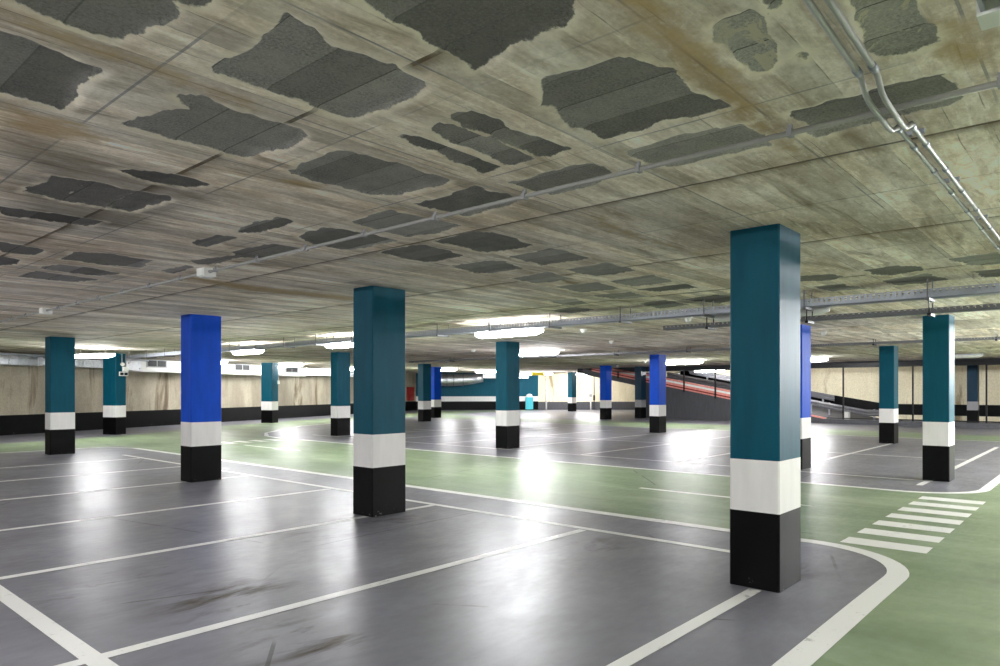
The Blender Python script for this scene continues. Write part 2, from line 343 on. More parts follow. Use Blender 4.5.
PATCHES = [[(0.6,2.67),(0.64,2.68),(0.72,2.7),(0.8,2.73),(0.89,2.74),(0.96,2.73),(1.01,2.62),(1.01,2.52),(1.04,2.47),(1.04,2.43),(1.02,2.35),(0.96,2.31),(0.86,2.23),(0.67,2.33),(0.58,2.55)],[(0.98,2.29),(1.03,2.28),(1.06,2.24),(1.06,2.2),(1.01,2.14),(0.96,2.19)],[(0.58,2.95),(0.67,2.97),(0.75,2.96),(0.84,2.98),(0.95,3.0),(1.03,2.98),(1.03,3.12),(1.02,3.23),(1.04,3.38),(1.04,3.57),(0.98,3.57),(0.81,3.58),(0.67,3.55)],[(1.33,3.03),(1.41,2.96),(1.54,3.0),(1.7,3.0),(1.89,2.97),(1.98,3.01),(1.99,3.22),(1.97,3.39),(1.93,3.57),(1.75,3.56),(1.57,3.56),(1.43,3.59),(1.3,3.56),(1.32,3.42),(1.34,3.25),(1.42,3.18),(1.45,3.14)],[(1.28,2.09),(1.33,2.1),(1.41,2.11),(1.5,2.16),(1.57,2.13),(1.68,2.13),(1.76,2.11),(1.85,2.12),(1.95,2.14),(1.99,2.17),(2.0,2.3),(2.0,2.43),(1.99,2.56),(2.0,2.7),(1.88,2.71),(1.75,2.68),(1.63,2.68),(1.53,2.7),(1.42,2.71),(1.32,2.72),(1.29,2.66),(1.29,2.5),(1.32,2.41),(1.31,2.29),(1.31,2.16)],[(1.37,1.85),(1.44,1.87),(1.53,1.86),(1.64,1.85),(1.73,1.88),(1.84,1.88),(1.94,1.9),(1.99,1.9),(2.0,1.85),(1.98,1.76),(1.97,1.72),(1.95,1.65),(1.96,1.52),(1.97,1.42),(1.91,1.35),(1.85,1.31),(1.71,1.27),(1.44,1.39),(1.34,1.72)],[(2.26,2.7),(2.24,2.62),(2.41,2.61),(2.77,2.6),(2.97,2.62),(2.99,2.77),(2.77,2.75),(2.55,2.72),(2.36,2.71)],[(2.29,2.52),(2.25,2.39),(2.35,2.37),(2.67,2.36),(3.0,2.38),(2.97,2.6),(2.74,2.57),(2.42,2.55)],[(2.29,2.33),(2.26,2.29),(2.28,2.17),(2.39,2.18),(2.56,2.19),(2.75,2.16),(2.98,2.16),(3.0,2.36),(2.65,2.34),(2.37,2.35)],[(2.27,1.78),(2.25,1.74),(2.26,1.6),(2.28,1.5),(2.29,1.41),(2.34,1.38),(2.48,1.37),(2.51,1.33),(2.6,1.32),(2.76,1.32),(2.86,1.3),(3.01,1.31),(3.01,1.43),(2.99,1.63),(3.0,1.85),(2.99,1.95),(2.88,1.95),(2.74,1.95),(2.6,1.93),(2.5,1.88),(2.46,1.92)],[(3.24,1.96),(3.19,1.62),(3.26,1.31),(3.36,1.33),(3.52,1.31),(3.63,1.34),(3.65,1.62),(3.63,1.88),(3.51,1.96),(3.38,1.96)],[(3.24,1.14),(3.25,0.78),(3.24,0.49),(3.5,0.5),(3.65,0.51),(3.65,0.65),(3.66,0.88),(3.68,1.11),(3.59,1.13),(3.46,1.1),(3.34,1.14)],[(2.34,1.06),(2.29,1.02),(2.29,0.95),(2.27,0.91),(2.34,0.89),(2.46,0.91),(2.57,0.94),(2.7,0.98),(2.77,1.04),(2.75,1.1),(2.64,1.1),(2.53,1.07),(2.42,1.08)],[(2.26,0.87),(2.2,0.83),(2.24,0.78),(2.35,0.82),(2.37,0.86)],[(2.86,0.69),(2.67,0.67),(2.43,0.66),(2.36,0.65),(2.52,0.47),(2.71,0.48),(2.86,0.46),(2.96,0.47),(2.99,0.55),(2.97,0.66)],[(2.72,0.93),(2.66,0.87),(2.73,0.84),(2.8,0.89),(2.76,0.92)],[(2.21,3.59),(2.19,3.3),(2.2,3.09),(2.24,3.03),(2.33,3.04),(2.54,3.03),(2.72,3.02),(2.94,3.0),(2.97,3.06),(2.97,3.31),(2.96,3.54),(2.84,3.64),(2.65,3.65),(2.42,3.65)],[(3.18,4.31),(3.14,4.04),(3.15,3.82),(3.32,3.8),(3.51,3.8),(3.85,3.79),(3.88,4.13),(3.81,4.43),(3.53,4.41)],[(3.16,3.6),(3.16,3.28),(3.15,2.98),(3.35,2.96),(3.6,2.99),(3.64,3.22),(3.65,3.55),(3.4,3.58)],[(3.22,2.8),(3.22,2.46),(3.25,2.18),(3.57,2.2),(3.62,2.45),(3.64,2.77),(3.44,2.79)],[(3.2,5.07),(3.13,4.61),(3.35,4.56),(3.84,4.58),(3.86,4.93),(3.84,5.22),(3.46,5.25)],[(3.12,6.1),(3.22,5.46),(3.51,5.46),(3.55,5.76),(3.55,6.13),(3.34,6.29)],[(2.71,5.13),(2.73,4.59),(2.91,4.62),(2.93,4.89),(2.92,5.17),(2.81,5.29)],[(2.73,6.01),(2.72,5.5),(2.89,5.47),(2.91,6.07)],[(4.07,5.1),(4.05,4.64),(4.11,4.51),(4.7,4.6),(4.76,5.0),(4.7,5.16),(4.3,5.14)],[(4.07,4.38),(4.04,3.84),(4.23,3.74),(4.78,3.82),(4.78,4.23),(4.72,4.36),(4.32,4.35)],[(4.97,5.1),(5.01,4.63),(5.18,4.52),(5.63,4.62),(5.61,5.11),(5.46,5.19)],[(5.02,4.32),(4.97,3.8),(5.14,3.75),(5.6,3.81),(5.6,4.38)],[(5.93,4.37),(5.9,3.8),(6.5,3.82),(6.56,4.35)],[(6.03,5.16),(5.92,4.57),(6.51,4.62),(6.52,5.18)],[(6.94,4.46),(6.85,3.82),(7.47,3.87),(7.48,4.45)],[(6.85,5.16),(6.86,4.55),(7.53,4.65),(7.51,5.22)],[(7.73,4.56),(7.69,3.85),(8.1,3.88),(8.1,4.41)],[(7.8,5.33),(7.85,4.7),(8.46,4.74),(8.45,5.22)],[(9.01,4.59),(8.85,4.0),(9.31,3.78),(9.82,4.36)],[(9.01,5.28),(8.87,4.75),(9.64,4.75),(9.81,5.33)],[(7.86,6.06),(7.94,5.63),(8.54,5.81),(8.51,6.22)],[(8.89,6.79),(8.71,6.18),(9.25,6.17),(9.46,6.81)],[(7.99,2.84),(8.0,2.61),(8.07,2.33),(8.33,2.25),(8.61,2.46),(8.45,2.76),(8.44,3.0)],[(8.05,1.98),(7.99,1.68),(8.24,1.49),(8.54,1.52),(8.66,1.87),(8.45,2.01)],[(8.95,2.79),(8.92,2.46),(9.58,2.33),(9.56,2.76)],[(8.98,2.05),(8.76,1.55),(9.43,1.42),(9.55,1.75),(9.57,1.96)],[(7.89,1.23),(7.85,0.83),(8.3,0.68),(8.63,0.79),(8.51,1.09)],[(8.95,1.15),(8.92,0.82),(9.63,0.88),(9.53,1.1)],[(2.23,7.7),(2.17,7.17),(2.44,7.01),(2.87,7.06),(2.93,7.58),(2.59,7.7)],[(2.24,8.45),(2.28,7.97),(2.58,7.97),(2.95,8.12),(2.86,8.52)],[(2.25,9.22),(2.28,8.6),(2.94,8.76),(2.83,9.23)],[(1.56,7.21),(1.61,7.1),(1.99,7.24),(1.99,7.67),(1.74,7.67)],[(1.73,7.97),(1.8,7.95),(1.97,7.99),(2.03,8.42),(1.88,8.59)],[(3.14,7.62),(3.16,7.06),(3.29,7.09),(3.34,7.78)],[(3.1,6.8),(3.21,6.29),(3.35,6.21),(3.35,6.76),(3.25,6.96)],[(1.31,5.23),(1.32,4.71),(1.5,4.69),(1.53,5.29)],[(1.54,5.28),(1.51,4.68),(1.78,4.69),(1.81,5.29)],[(1.82,5.28),(1.79,4.68),(1.99,4.63),(2.02,4.9),(1.96,5.25)],[(1.44,4.3),(1.63,4.22),(1.8,4.15),(2.03,4.19),(1.96,4.39),(1.7,4.4)],[(1.31,5.78),(1.59,5.71),(1.96,5.69),(1.92,5.98),(1.62,6.03),(1.37,6.04)]]
STAINS = [[(0.9,3.99),(1.16,4.0),(1.62,4.07),(2.24,4.28),(2.28,5.01),(2.24,6.21),(1.79,6.18),(1.43,6.29)],[(1.91,1.21),(2.29,1.26),(2.71,1.29),(3.26,1.32),(3.69,1.36),(3.79,1.24),(3.28,1.21),(2.56,1.13),(2.19,1.11),(2.02,1.08)],[(3.47,7.94),(3.41,7.7),(4.28,7.82),(5.79,7.76),(6.05,8.11),(4.54,8.29)],[(0.63,2.78),(1.02,2.82),(1.55,2.83),(1.59,2.91),(1.04,2.88),(0.64,2.84)],[(0.83,3.64),(1.07,3.7),(1.36,3.77),(1.16,4.0),(0.91,4.03)],[(2.28,3.75),(2.44,3.62),(2.54,3.71),(2.37,3.83)],[(2.76,0.57),(2.82,0.4),(3.27,0.33),(3.26,0.46),(3.04,0.52)],[(4.2,2.85),(5.01,2.91),(6.13,2.92),(5.18,3.0),(4.5,2.96)]]
# ------------------------------------------------------------------ camera
a = R(41.505)
cam = bpy.data.cameras.new('camera'); co = bpy.data.objects.new('camera', cam); C.objects.link(co)
cam.sensor_width = 36; cam.lens = 36*.695; cam.shift_y = .0568; cam.clip_start = .05; cam.clip_end = 300
co.location = (0,0,CAM_H); co.rotation_euler = (R(90), 0, a - R(90))
bpy.context.scene.camera = co

# ------------------------------------------------------------------ ceiling (one mesh, spalled cells recessed in the slab)
def sdist(px, py, poly):
    P = np.array(poly); n = len(P); best = np.full(px.shape, 1e9); ins = np.zeros(px.shape, bool)
    for i in range(n):
        ax, ay = P[i]; bx, by = P[(i+1) % n]; dx, dy = bx-ax, by-ay; L = dx*dx+dy*dy+1e-12
        t = np.clip(((px-ax)*dx+(py-ay)*dy)/L, 0, 1)
        best = np.minimum(best, (px-ax-t*dx)**2+(py-ay-t*dy)**2)
        cond = ((ay > py) != (by > py)) & (px < (bx-ax)*(py-ay)/(by-ay+1e-12)+ax)
        ins ^= cond
    d = np.sqrt(best); return np.where(ins, d, -d)
def vnoise(x, y, sc, seed):
    x = x*sc; y = y*sc; xi = np.floor(x).astype(np.int64); yi = np.floor(y).astype(np.int64); fx = x-xi; fy = y-yi
    fx = fx*fx*(3-2*fx); fy = fy*fy*(3-2*fy)
    def hsh(i, j):
        h = np.sin(i*127.1+j*311.7+seed*74.7)*43758.5453; return h-np.floor(h)
    return (hsh(xi,yi)*(1-fx)+hsh(xi+1,yi)*fx)*(1-fy)+(hsh(xi,yi+1)*(1-fx)+hsh(xi+1,yi+1)*fx)*fy - .5
def make_ceiling():
    x0, x1, y0, y1, st = .5, 10.1, -.4, 9.8, .03
    nx = int(round((x1-x0)/st)); ny = int(round((y1-y0)/st))
    gx, gy = np.meshgrid(np.linspace(x0,x1,nx+1), np.linspace(y0,y1,ny+1), indexing='ij')
    px, py = gx.ravel(), gy.ravel()
    patch = np.full(px.shape, -.5); tone = np.ones(px.shape); tr = random.Random(3)
    def local(poly, arr, cap, op, sel=None):
        P = np.array(poly); m = (px > P[:,0].min()-.25) & (px < P[:,0].max()+.25) & (py > P[:,1].min()-.25) & (py < P[:,1].max()+.25)
        d = sdist(px[m], py[m], poly); return m, d
    for poly in PATCHES:
        m, d = local(poly, patch, .5, None); tv = tr.uniform(.72, 1.12)
        if max(q[0] for q in poly) < 2.1 and min(q[1] for q in poly) > 3.9: tv *= .55
        w = d > patch[m]; t = tone[m]; t[w] = tv; tone[m] = t; patch[m] = np.maximum(patch[m], d)
    patch = patch + .05*vnoise(px,py,7,1) + .03*vnoise(px,py,17,2)
    och = np.full(px.shape, -.5); gri = np.full(px.shape, -.5)
    for k, poly in enumerate(STAINS):
        m, d = local(poly, och, .5, None)
        arr = gri if k in (0,) else och
        arr[m] = np.maximum(arr[m], d)
    z = H + .016*np.clip((patch+.005)/.02, 0, 1) + .002*vnoise(px,py,5,8)*(patch < 0)
    edge = (px < x0+.01)|(px > x1-.01)|(py < y0+.01)|(py > y1-.01)
    z[edge] = H
    v = np.column_stack([px,py,z])
    ii, jj = np.meshgrid(np.arange(nx), np.arange(ny), indexing='ij'); k = (ii*(ny+1)+jj).ravel()
    q = np.column_stack([k, k+1, k+ny+2, k+ny+1])
    X0, X1, Y0, Y1 = -14.2, 49.5, -12.2, 42.5
    b = len(v)
    extra = [(X0,Y0,H),(X1,Y0,H),(X1,Y1,H),(X0,Y1,H),(x0,y0,H),(x1,y0,H),(x1,y1,H),(x0,y1,H),(X0,Y0,H+.3),(X1,Y0,H+.3),(X1,Y1,H+.3),(X0,Y1,H+.3)]
    v = np.vstack([v, extra])
    ef = [(0,4,5,1),(1,5,6,2),(2,6,7,3),(3,7,4,0),(8,9,10,11),(0,1,9,8),(1,2,10,9),(2,3,11,10),(3,0,8,11)]
    q = np.vstack([q, np.array(ef)+b])
    me = bpy.data.meshes.new('ceiling')
    me.vertices.add(len(v)); me.vertices.foreach_set('co', v.astype(np.float32).ravel())
    me.loops.add(len(q)*4); me.loops.foreach_set('vertex_index', q.astype(np.int32).ravel())
    me.polygons.add(len(q)); me.polygons.foreach_set('loop_start', np.arange(0, len(q)*4, 4, dtype=np.int32)); me.polygons.foreach_set('loop_total', np.full(len(q), 4, np.int32))
    me.update(calc_edges=True); me.validate()
    ex = len(extra)
    for nm, arr, fill in (('patch', patch, -.5), ('tone', tone, 1.), ('ochre', och, -.5), ('grime', gri, -.5)):
        at = me.attributes.new(nm, 'FLOAT', 'POINT'); at.data.foreach_set('value', np.concatenate([arr, np.full(ex, fill)]).astype(np.float32))
    me.materials.append(M['ceil'])
    o = bpy.data.objects.new('ceiling', me); C.objects.link(o); o['kind'] = 'structure'
    return o
make_ceiling()

# ------------------------------------------------------------------ floor and painted lanes
def struct(name, mb, mat):
    o = mb.build(name, mat); o['kind'] = 'structure'; return o
struct('floor', MB().box(-14.2,49.5,-12.2,42.5,-.2,0), M['floor'])
def arc(cx, cy, r, a0, a1, n=14): return [(cx+r*math.cos(R(a0+(a1-a0)*i/n)), cy+r*math.sin(R(a0+(a1-a0)*i/n))) for i in range(n+1)]
# front corner of the near bays / of the far bays, concave sides of the green aisles
c1 = arc(6.42, 2.33, .98, 0, -90); c2 = arc(13.0, 2.52, 1.02, 180, 270)
upsheet(struct('floor_green_aisle', MB().sheet([(-14,1.36),(-14,-3.4),(33.6,-3.4),(33.6,1.5)] + [(25.4,1.5)] + c2[::-1] + [(12.0,20.4),(7.37,20.4)] + c1, .0015), M['green']))
upsheet(struct('floor_green_lane_by_stained_wall', MB().sheet([(-14,20.4),(12,20.4),(12.3,21.8),(13,22.8),(16.6,26),(24,29.2),(34,32.4),(42,32.6),(40,33.6),(35,36.7),(24,32.6),(15,28.8),(9,25),(5.4,23.8),(-14,20.6)][::1], .0012), M['green']))
upsheet(struct('floor_green_lane_by_ramp', MB().sheet([(25.4,1.5),(28.2,1.5),(29.3,14),(30,30.5),(26.5,29.7),(25.4,14)], .0013), M['green']))

LG = 'white parking bay lines'
def line(pts, w, label, z=.003, name='bay_line', group=LG, cat='road marking'):
    o = upsheet(MB().strip(pts, w, z).build(name, M['line'])); return tag(o, label, cat, group, 'thing')
yl = [2.08, 4.39, 6.83, 9.15, 11.67, 14.05, 16.45]
yd = ['white bay line running into the foot of the largest teal pillar', 'white bay line crossing the foreground floor, first beyond the largest pillar', 'white bay line running into the scuffed foot of the second largest pillar',
      'white bay line, first beyond the pillar with the scuffed black base', 'white bay line ending at the foot of the nearest royal blue pillar', 'white bay line, first beyond the nearest royal blue pillar', 'farthest white bay line of the front row, by the teal end pillar']
for i, y in enumerate(yl):
    xe = 6.15 if i == 0 else (5.26 if i == 2 else 6.34)
    if i in (2, 4): pass
    line([(.9 if i == 0 else (1.2 if i == 1 else 1.4), y), (5.33 if i == 0 else 5.24 if i == 4 else xe, y)], .10, yd[i])
line([(5.84,6.83),(6.36,6.83)], .10, 'short white line just behind the second largest pillar')
line([(5.88,2.08),(6.05,2.08)], .10, 'short white stub of a line just behind the foot of the largest pillar')
line([(5.82,11.67),(6.36,11.67)], .10, 'short white line just behind the nearest royal blue pillar')
line([(1.44, 3.6), (1.44, 17.5)], .115, 'broad white line cutting across the bottom corner of the floor, closing the bays', z=.0034)
line([(6.42, 2.55), (6.42, 17.6)], .10, 'long thin white line closing the front bays behind the pillars', z=.0034)
line([(7.36,19.4)] + [(7.37, 17), (7.37, 10), (7.37, 2.9)] + c1 + [(5.5,1.355),(3,1.355),(-6,1.355)], .165, 'long white kerb line curving round the corner beside the largest pillar', z=.0038)
line([(7.36,19.4),(7.0,20.3),(4,20.4),(-4,20.4)], .12, 'white line along the far green lane beyond the front bays', z=.0036)
line([(12.6,21.9)] + [(12.2,21.2),(12.0,20.2),(12.0,10),(12.0,3.2)] + c2 + [(16,1.5),(24.4,1.5)], .14, 'white kerb line curving round the corner of the bays beyond the green aisle', z=.0038)
line([(12.6,21.9),(13.1,22.8),(16.6,26),(24,29.2)], .12, 'white line along the rounded tip of the far bays by the stained wall', z=.0036)
line([(13.6, 2.3), (13.6, 20.6)], .09, 'thin white line just inside the far bays, parallel to the green aisle')
line([(18.2, 2.3), (18.2, 20.6)], .09, 'thin white line down the middle of the far double row of bays', z=.0034)
line([(25.35, 1.6), (25.35, 28.6)], .10, 'white line along the far edge of the rear bays by the ramp lane')
fd = ['white bay line passing the pillar with the pale lit side face at far right', 'white bay line between the largest pillar and the pillar before the black fence', 'white bay line third from the black fence end of the far bays',
      'white bay line fourth from the black fence end of the far bays', 'white bay line reaching the pale blue pillar in the far bays', 'white bay line just beyond the teal pillar under the brightest lamp', 'white bay line second beyond the teal pillar under the brightest lamp', 'farthest white bay line of the far bays']
for y, t in zip((2.37, 4.8, 7.0, 9.5, 12.1, 14.5, 17.0, 19.4), fd): line([(12.9 if y < 3 else 13.6, y), (22.8, y)], .10, t)

z = empty('zebra_crossing', (7.72,1.71,0), label='white striped pedestrian crossing on the green aisle beside the largest pillar', cat='pedestrian crossing')
for k in range(7):
    upsheet(MB().sheet([(.62*k-.16,-.38),(.62*k+.17,-.38),(.62*k+.17,.38),(.62*k-.16,.38)], .003).build('stripe', M['line'], z))
z = empty('zebra_crossing', (9.4,19.4,0), label='small faded pedestrian crossing far off on the green floor behind the blue pillar', cat='pedestrian crossing')
for k in range(5):
    upsheet(MB().sheet([(.5*k-.14,-.42),(.5*k+.14,-.42),(.5*k+.14,.42),(.5*k-.14,.42)], .003).build('stripe', M['line'], z))
def arrow(x, y, label, L=2.6):
    p = [(-.055,0),(-.055,-L*.62),(-.2,-L*.62),(0,-L),(.2,-L*.62),(.055,-L*.62),(.055,0)]
    o = upsheet(MB().sheet(p, .003).build('direction_arrow', M['line'])); o.location = (x, y, 0)
    return tag(o, label, 'road marking', 'white direction arrows on the green aisle', 'thing')
arrow(9.65, 5.6, 'white direction arrow on the green aisle, passing behind the largest teal pillar')
arrow(9.8, 18.2, 'farther white direction arrow on the green aisle, just past the royal blue pillar', 2.9)

# ------------------------------------------------------------------ walls
TH = R(21.8); O = Vector((7,28.4)); T = Vector((math.cos(TH), math.sin(TH))); Nn = Vector((math.sin(TH), -math.cos(TH)))
def W(s, n): p = O + T*s + Nn*n; return (p.x, p.y)
def wseg(p, q, off0, off1):
    # quad footprint between p and q, offset to the left normal
    t = (Vector(q)-Vector(p)).normalized(); n = Vector((-t.y, t.x))
    return [tuple(Vector(p)+n*off0), tuple(Vector(q)+n*off0), tuple(Vector(q)+n*off1), tuple(Vector(p)+n*off1)]
sE = 30.4
struct('wall_left', MB().prism([W(-22.6,0),W(sE,0),W(sE,-.25),W(-22.6,-.25)], 0, H), M['wall'])
struct('baseboard_left', MB().prism([W(-22.6,.012),W(sE,.012),W(sE,0),W(-22.6,0)], 0, .68), M['black'])
A0 = W(sE,0); A1 = (42.2, 33.4); A2 = (48.4, 27.0)
def two(name, p, q, mat): struct(name, MB().prism(wseg(p,q,0,.25), 0, H), mat)
two('wall_back', A0, A1, M['teal'])
struct('trim_back', MB().prism(wseg(A0,A1,-.012,0), .66, 1.04), M['white'])
struct('baseboard_back', MB().prism(wseg(A0,A1,-.012,0), 0, .66), M['black'])
two('wall_far', A1, A2, M['cream'])
struct('baseboard_far', MB().prism(wseg(A1,A2,-.012,0), 0, .62), M['ramp'])
A3 = (40.3, 20.6)
two('wall_behind_ramp', A2, A3, M['cream'])
two('wall_ramp', A3, (40.3,-12), M['cream'])
sl = .19; ys = 8.9
zr = lambda y: max(0., sl*(y-ys))
bb = MB()
prof = [(-12,.27,.82),(8.9,.27,.82),(20.5,.27,.82+zr(20.5))]
for (ya,za,zb),(yb,zc,zd) in zip(prof, prof[1:]):
    bb.loft([[(40.288,ya,za),(40.3,ya,za),(40.3,ya,min(zb,H)),(40.288,ya,min(zb,H))],[(40.288,yb,zc),(40.3,yb,zc),(40.3,yb,min(zd,H)),(40.288,yb,min(zd,H))]])
struct('baseboard_ramp', bb, M['black'])
struct('wall_right', MB().prism([(-14,-12),(40.5,-12),(40.5,-12.25),(-14,-12.25)], 0, H), M['wall'])
struct('wall_near', MB().prism([(-14.25,-12),(-14,-12),(-14,20.2),(-14.25,20.2)], 0, H), M['wall'])

# ramp: wedge that becomes a slab, with its edge wall
ye = 23.55
r = MB()
def ring(y):
    zt = max(.02, zr(y)); zb = 0 if y < 19.6 else zt-.32
    return [(34.0,y,zb),(40.28,y,zb),(40.28,y,zt),(34.0,y,zt)]
r.loft([ring(8.0), ring(9.1), ring(14), ring(19.59)]); r.loft([ring(19.6), ring(21.5), ring(ye)])
struct('ramp', r, M['ramp'])
struct('ramp_plinth', MB().box(33.8,34.0,-12,10.1,0,.21), M['ramp'])
rk = empty('ramp_kerb', (34,16,zr(16)), label='red and white banded kerb climbing along the edge of the dark grey ramp', cat='kerb')
def kerb(z0, z1, x0, x1, nm, mat, lab=None, y_start=12.3):
    m = MB(); HK = H-.012
    def rg(y): return [(x0-34,y-16,zr(y)+z0-zr(16)),(x1-34,y-16,zr(y)+z0-zr(16)),(x1-34,y-16,min(HK,zr(y)+z1)-zr(16)),(x0-34,y-16,min(HK,zr(y)+z1)-zr(16))]
    m.loft([rg(y_start), rg(15), rg(19.6), rg(22.9)]); o = m.build(nm, mat, rk)
    if lab: o['label'] = lab
kerb(-.02, .05, 33.96, 34.08, 'lower_band', M['pink'], 'faded red lower band', 10.0)
kerb(.05, .12, 33.975, 34.08, 'groove', M['red'], 'dark red groove')
kerb(.12, .24, 33.96, 34.08, 'kerb_body', M['pink'])
kerb(.24, .34, 33.96, 34.08, 'white_band', M['line'], 'worn white band')
kerb(.34, .44, 33.96, 34.08, 'upper_band', M['pink'], 'faded red upper band')

# guard rails beside the ramp
def rail(name, x, y0, y1, dz, post_dy, label):
    e = empty(name, (x, y0, 0), label=label, cat='guard rail')
    prof = [(-.02,-.155),(-.02,-.13),(-.09,-.09),(-.09,-.04),(-.03,-.012),(-.03,.012),(-.09,.04),(-.09,.09),(-.02,.13),(-.02,.155),(0,.155),(-.06,.09),(-.06,.04),(0,.012),(0,-.012),(-.06,-.04),(-.06,-.09),(0,-.155)]
    n = 12; rings = [[(px, (y1-y0)*k/n, zr(y0+(y1-y0)*k/n)+dz+pz) for px,pz in prof] for k in range(n+1)]
    MB().loft(rings).build('beam', M['steel'], e)
    y = y0+.6
    while y < y1:
        MB().box(.0,.07,y-y0-.04,y-y0+.04,zr(y)+.0,zr(y)+dz+.17).build('post', M['galv'], e); y += post_dy
    return e
rail('guard_rail', 39.6, 11.2, 19.5, .66, 2.2, 'upper steel crash barrier climbing along the far side of the ramp')
rail('guard_rail', 36.2, 7.9, 19.2, .45, 2.0, 'lower steel crash barrier behind the black fence at the foot of the ramp')
for i,(yy,t) in enumerate(((11.05,'small pale box behind the fence, under the end of the upper crash barrier'),(9.35,'small pale box behind the fence at the foot of the ramp, nearer the teal pillar'))):
    b = empty('service_box', (35.0, yy, zr(yy)), label=t, cat='box')
    MB().prism([(-.1,-.1),(.1,-.1),(.1,.1),(-.1,.1)], 0, .42).build('body', M['whiteplastic'], b)
    MB().prism([(-.12,-.12),(.12,-.12),(.12,.12),(-.12,.12)], .42, .47).build('lid', M['greyplastic'], b)

# black fence
f = empty('fence', (33.89, 5, .21), label='tall black steel fence standing on the low plinth and the ramp edge', cat='fence')
fz = lambda y: max(.21, zr(y)+.0)
for y in (21.07, 18.9, 17.03, 15.3, 13.7, 12.2, 10.7, 9.22, 7.71, 6.46, 5.06, 3.87, 2.4, .9, -.7):
    zb = fz(y); MB().box(-.03,.03,y-5-.03,y-5+.03,zb-.21-(.12 if y > 10.2 else 0),2.56-.21).build('post', M['fence'], f)
MB().box(-.1,.1,-9,4.9,2.56-.21,2.74-.21).build('top_beam', M['fence'], f)
MB().box(-.02,.02,-9,4.9,.02,.07).build('bottom_rail', M['fence'], f)
struct('beam_over_ramp', MB().box(34.1,34.5,-12,24,2.56,H), M['dark'])

# ------------------------------------------------------------------ pillars
def pillar(x, y, col, label, wx=.53, wy=.39, rz=0, name='pillar', ztop=H, bands=('white','black')):
    e = empty(name, (x, y, 0), rz, label=label, cat='pillar', group='painted concrete pillars', kind='thing')
    c = .012
    def P(g=0): return [(c-g,-g),(wx-c+g,-g),(wx+g,c-g),(wx+g,wy-c+g),(wx-c+g,wy+g),(c-g,wy+g),(-g,wy-c+g),(-g,c-g)]
    MB().prism(P(), 1.0, ztop).build('shaft', M[col], e)
    b = MB().prism(P(.001), .596, 1.0).build('white_band', M[bands[0]], e); b['label'] = 'white painted band'
    b = MB().prism(P(.002), 0, .596).build('black_base', M[bands[1]], e); b['label'] = 'black painted foot'
    return e
pillar(5.36, 1.91, 'teal', 'largest teal pillar, standing nearest beside the white crossing', wx=.485)
pillar(5.28, 6.735, 'teal', 'second largest teal pillar, on the bay lines between the royal blue pillar and the lamp')
pillar(5.26, 11.53, 'blue', 'nearest royal blue pillar, tall and saturated, in the front row of bays')
pillar(5.27, 18.90, 'teal', 'teal pillar at the far end of the front row, glowing lamp at its side')
pillar(9.15, 25.75, 'teal', 'teal pillar near the stained wall carrying the emergency light unit', wx=.42, wy=1.0*.6, rz=TH)
pillar(17.15, 29.3, 'teal', 'slim pale teal pillar by the stained wall with a thin white conduit on its face', wx=.45, wy=.62, rz=TH)
pillar(13.80, 19.47, 'teal', 'teal pillar half behind the second largest pillar, a lit lamp above its head')
pillar(22.75, 25.1, 'teal', 'distant teal pillar with a far royal blue pillar right behind it')
pillar(26.2, 28.0, 'blue', 'far royal blue pillar mostly hidden behind a teal pillar, in front of the silver duct')
pillar(13.70, 11.89, 'teal', 'teal pillar under the brightest lamp in the middle of the garage')
pillar(40.4, 28.9, 'teal', 'small distant teal pillar in front of the cream wall')
pillar(30.7, 19.8, 'blue', 'distant deep blue pillar just before the sloping underside of the ramp')
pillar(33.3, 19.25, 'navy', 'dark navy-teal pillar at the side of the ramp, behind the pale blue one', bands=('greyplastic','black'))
pillar(22.38, 12.21, 'blue', 'pale blue pillar in front of the dark grey ramp wall')
pillar(13.9, 4.52, 'blue', 'blue pillar almost hidden behind the largest teal pillar')
pillar(22.35, 4.73, 'teal', 'teal pillar in front of the black fence, smaller of the two at the far right')
pillar(13.71, 2.08, 'teal', 'teal pillar with one bright pale side face, on the corner bays at far right')
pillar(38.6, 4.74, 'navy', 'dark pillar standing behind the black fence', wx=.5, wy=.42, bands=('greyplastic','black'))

# ------------------------------------------------------------------ strip lamps
def lamp_parts(e, L, lit, up, mat='lamp'):
    # body runs along local Y; z = 0 is the lens centre; up = distance to what it hangs from
    hb = MB(); hb.prism([(-.07,-L/2+.05),(-.06,-L/2+.01),(.06,-L/2+.01),(.07,-L/2+.05),(.07,L/2-.05),(.06,L/2-.01),(-.06,L/2-.01),(-.07,L/2-.05)], .06, .096)
    hb.build('housing', M['lavender'], e)
    rings = []
    for k in range(13):
        t = -1+2*k/12; s = (1-abs(t)**9)**.5*.96+.04 if abs(t) < 1 else .35
        prof = [(-.072,.075),(-.086,.05),(-.09,.0),(-.072,-.045),(-.035,-.066),(0,-.072),(.035,-.066),(.072,-.045),(.09,.0),(.086,.05),(.072,.075)]
        rings.append([(px*.9*s, t*L/2, (pz-.02)*s*.82+.03) for px,pz in prof])
    d = MB().loft(rings).build('diffuser', M[mat] if lit else M['lampoff'], e, smooth=True)
    for y in (-L*.3, L*.3): MB().tube([(0,y,min(.09,up-.005)),(0,y,up)], .009, 6).build('hanger', M['pipe'], e)
def lamp(x, y, zc, label, lit=True, L=1.6, rz=0, mat='lamp'):
    e = empty('strip_lamp', (x,y,zc), rz, label=label, cat='lamp', group='fluorescent strip lamps under the ceiling')
    lamp_parts(e, L, lit, H-zc, mat)
    return e
ZL = 2.557
for x,y,zz,t,*o in LAMPS: lamp(x,y,zz,t,*o, **({'mat':'lamp_mid'} if x > 15 else {}))
for x,y,zz,t in HIDDEN: lamp(x,y,zz,t,mat='lamp_far' if x > 12 else 'lamp_unseen')
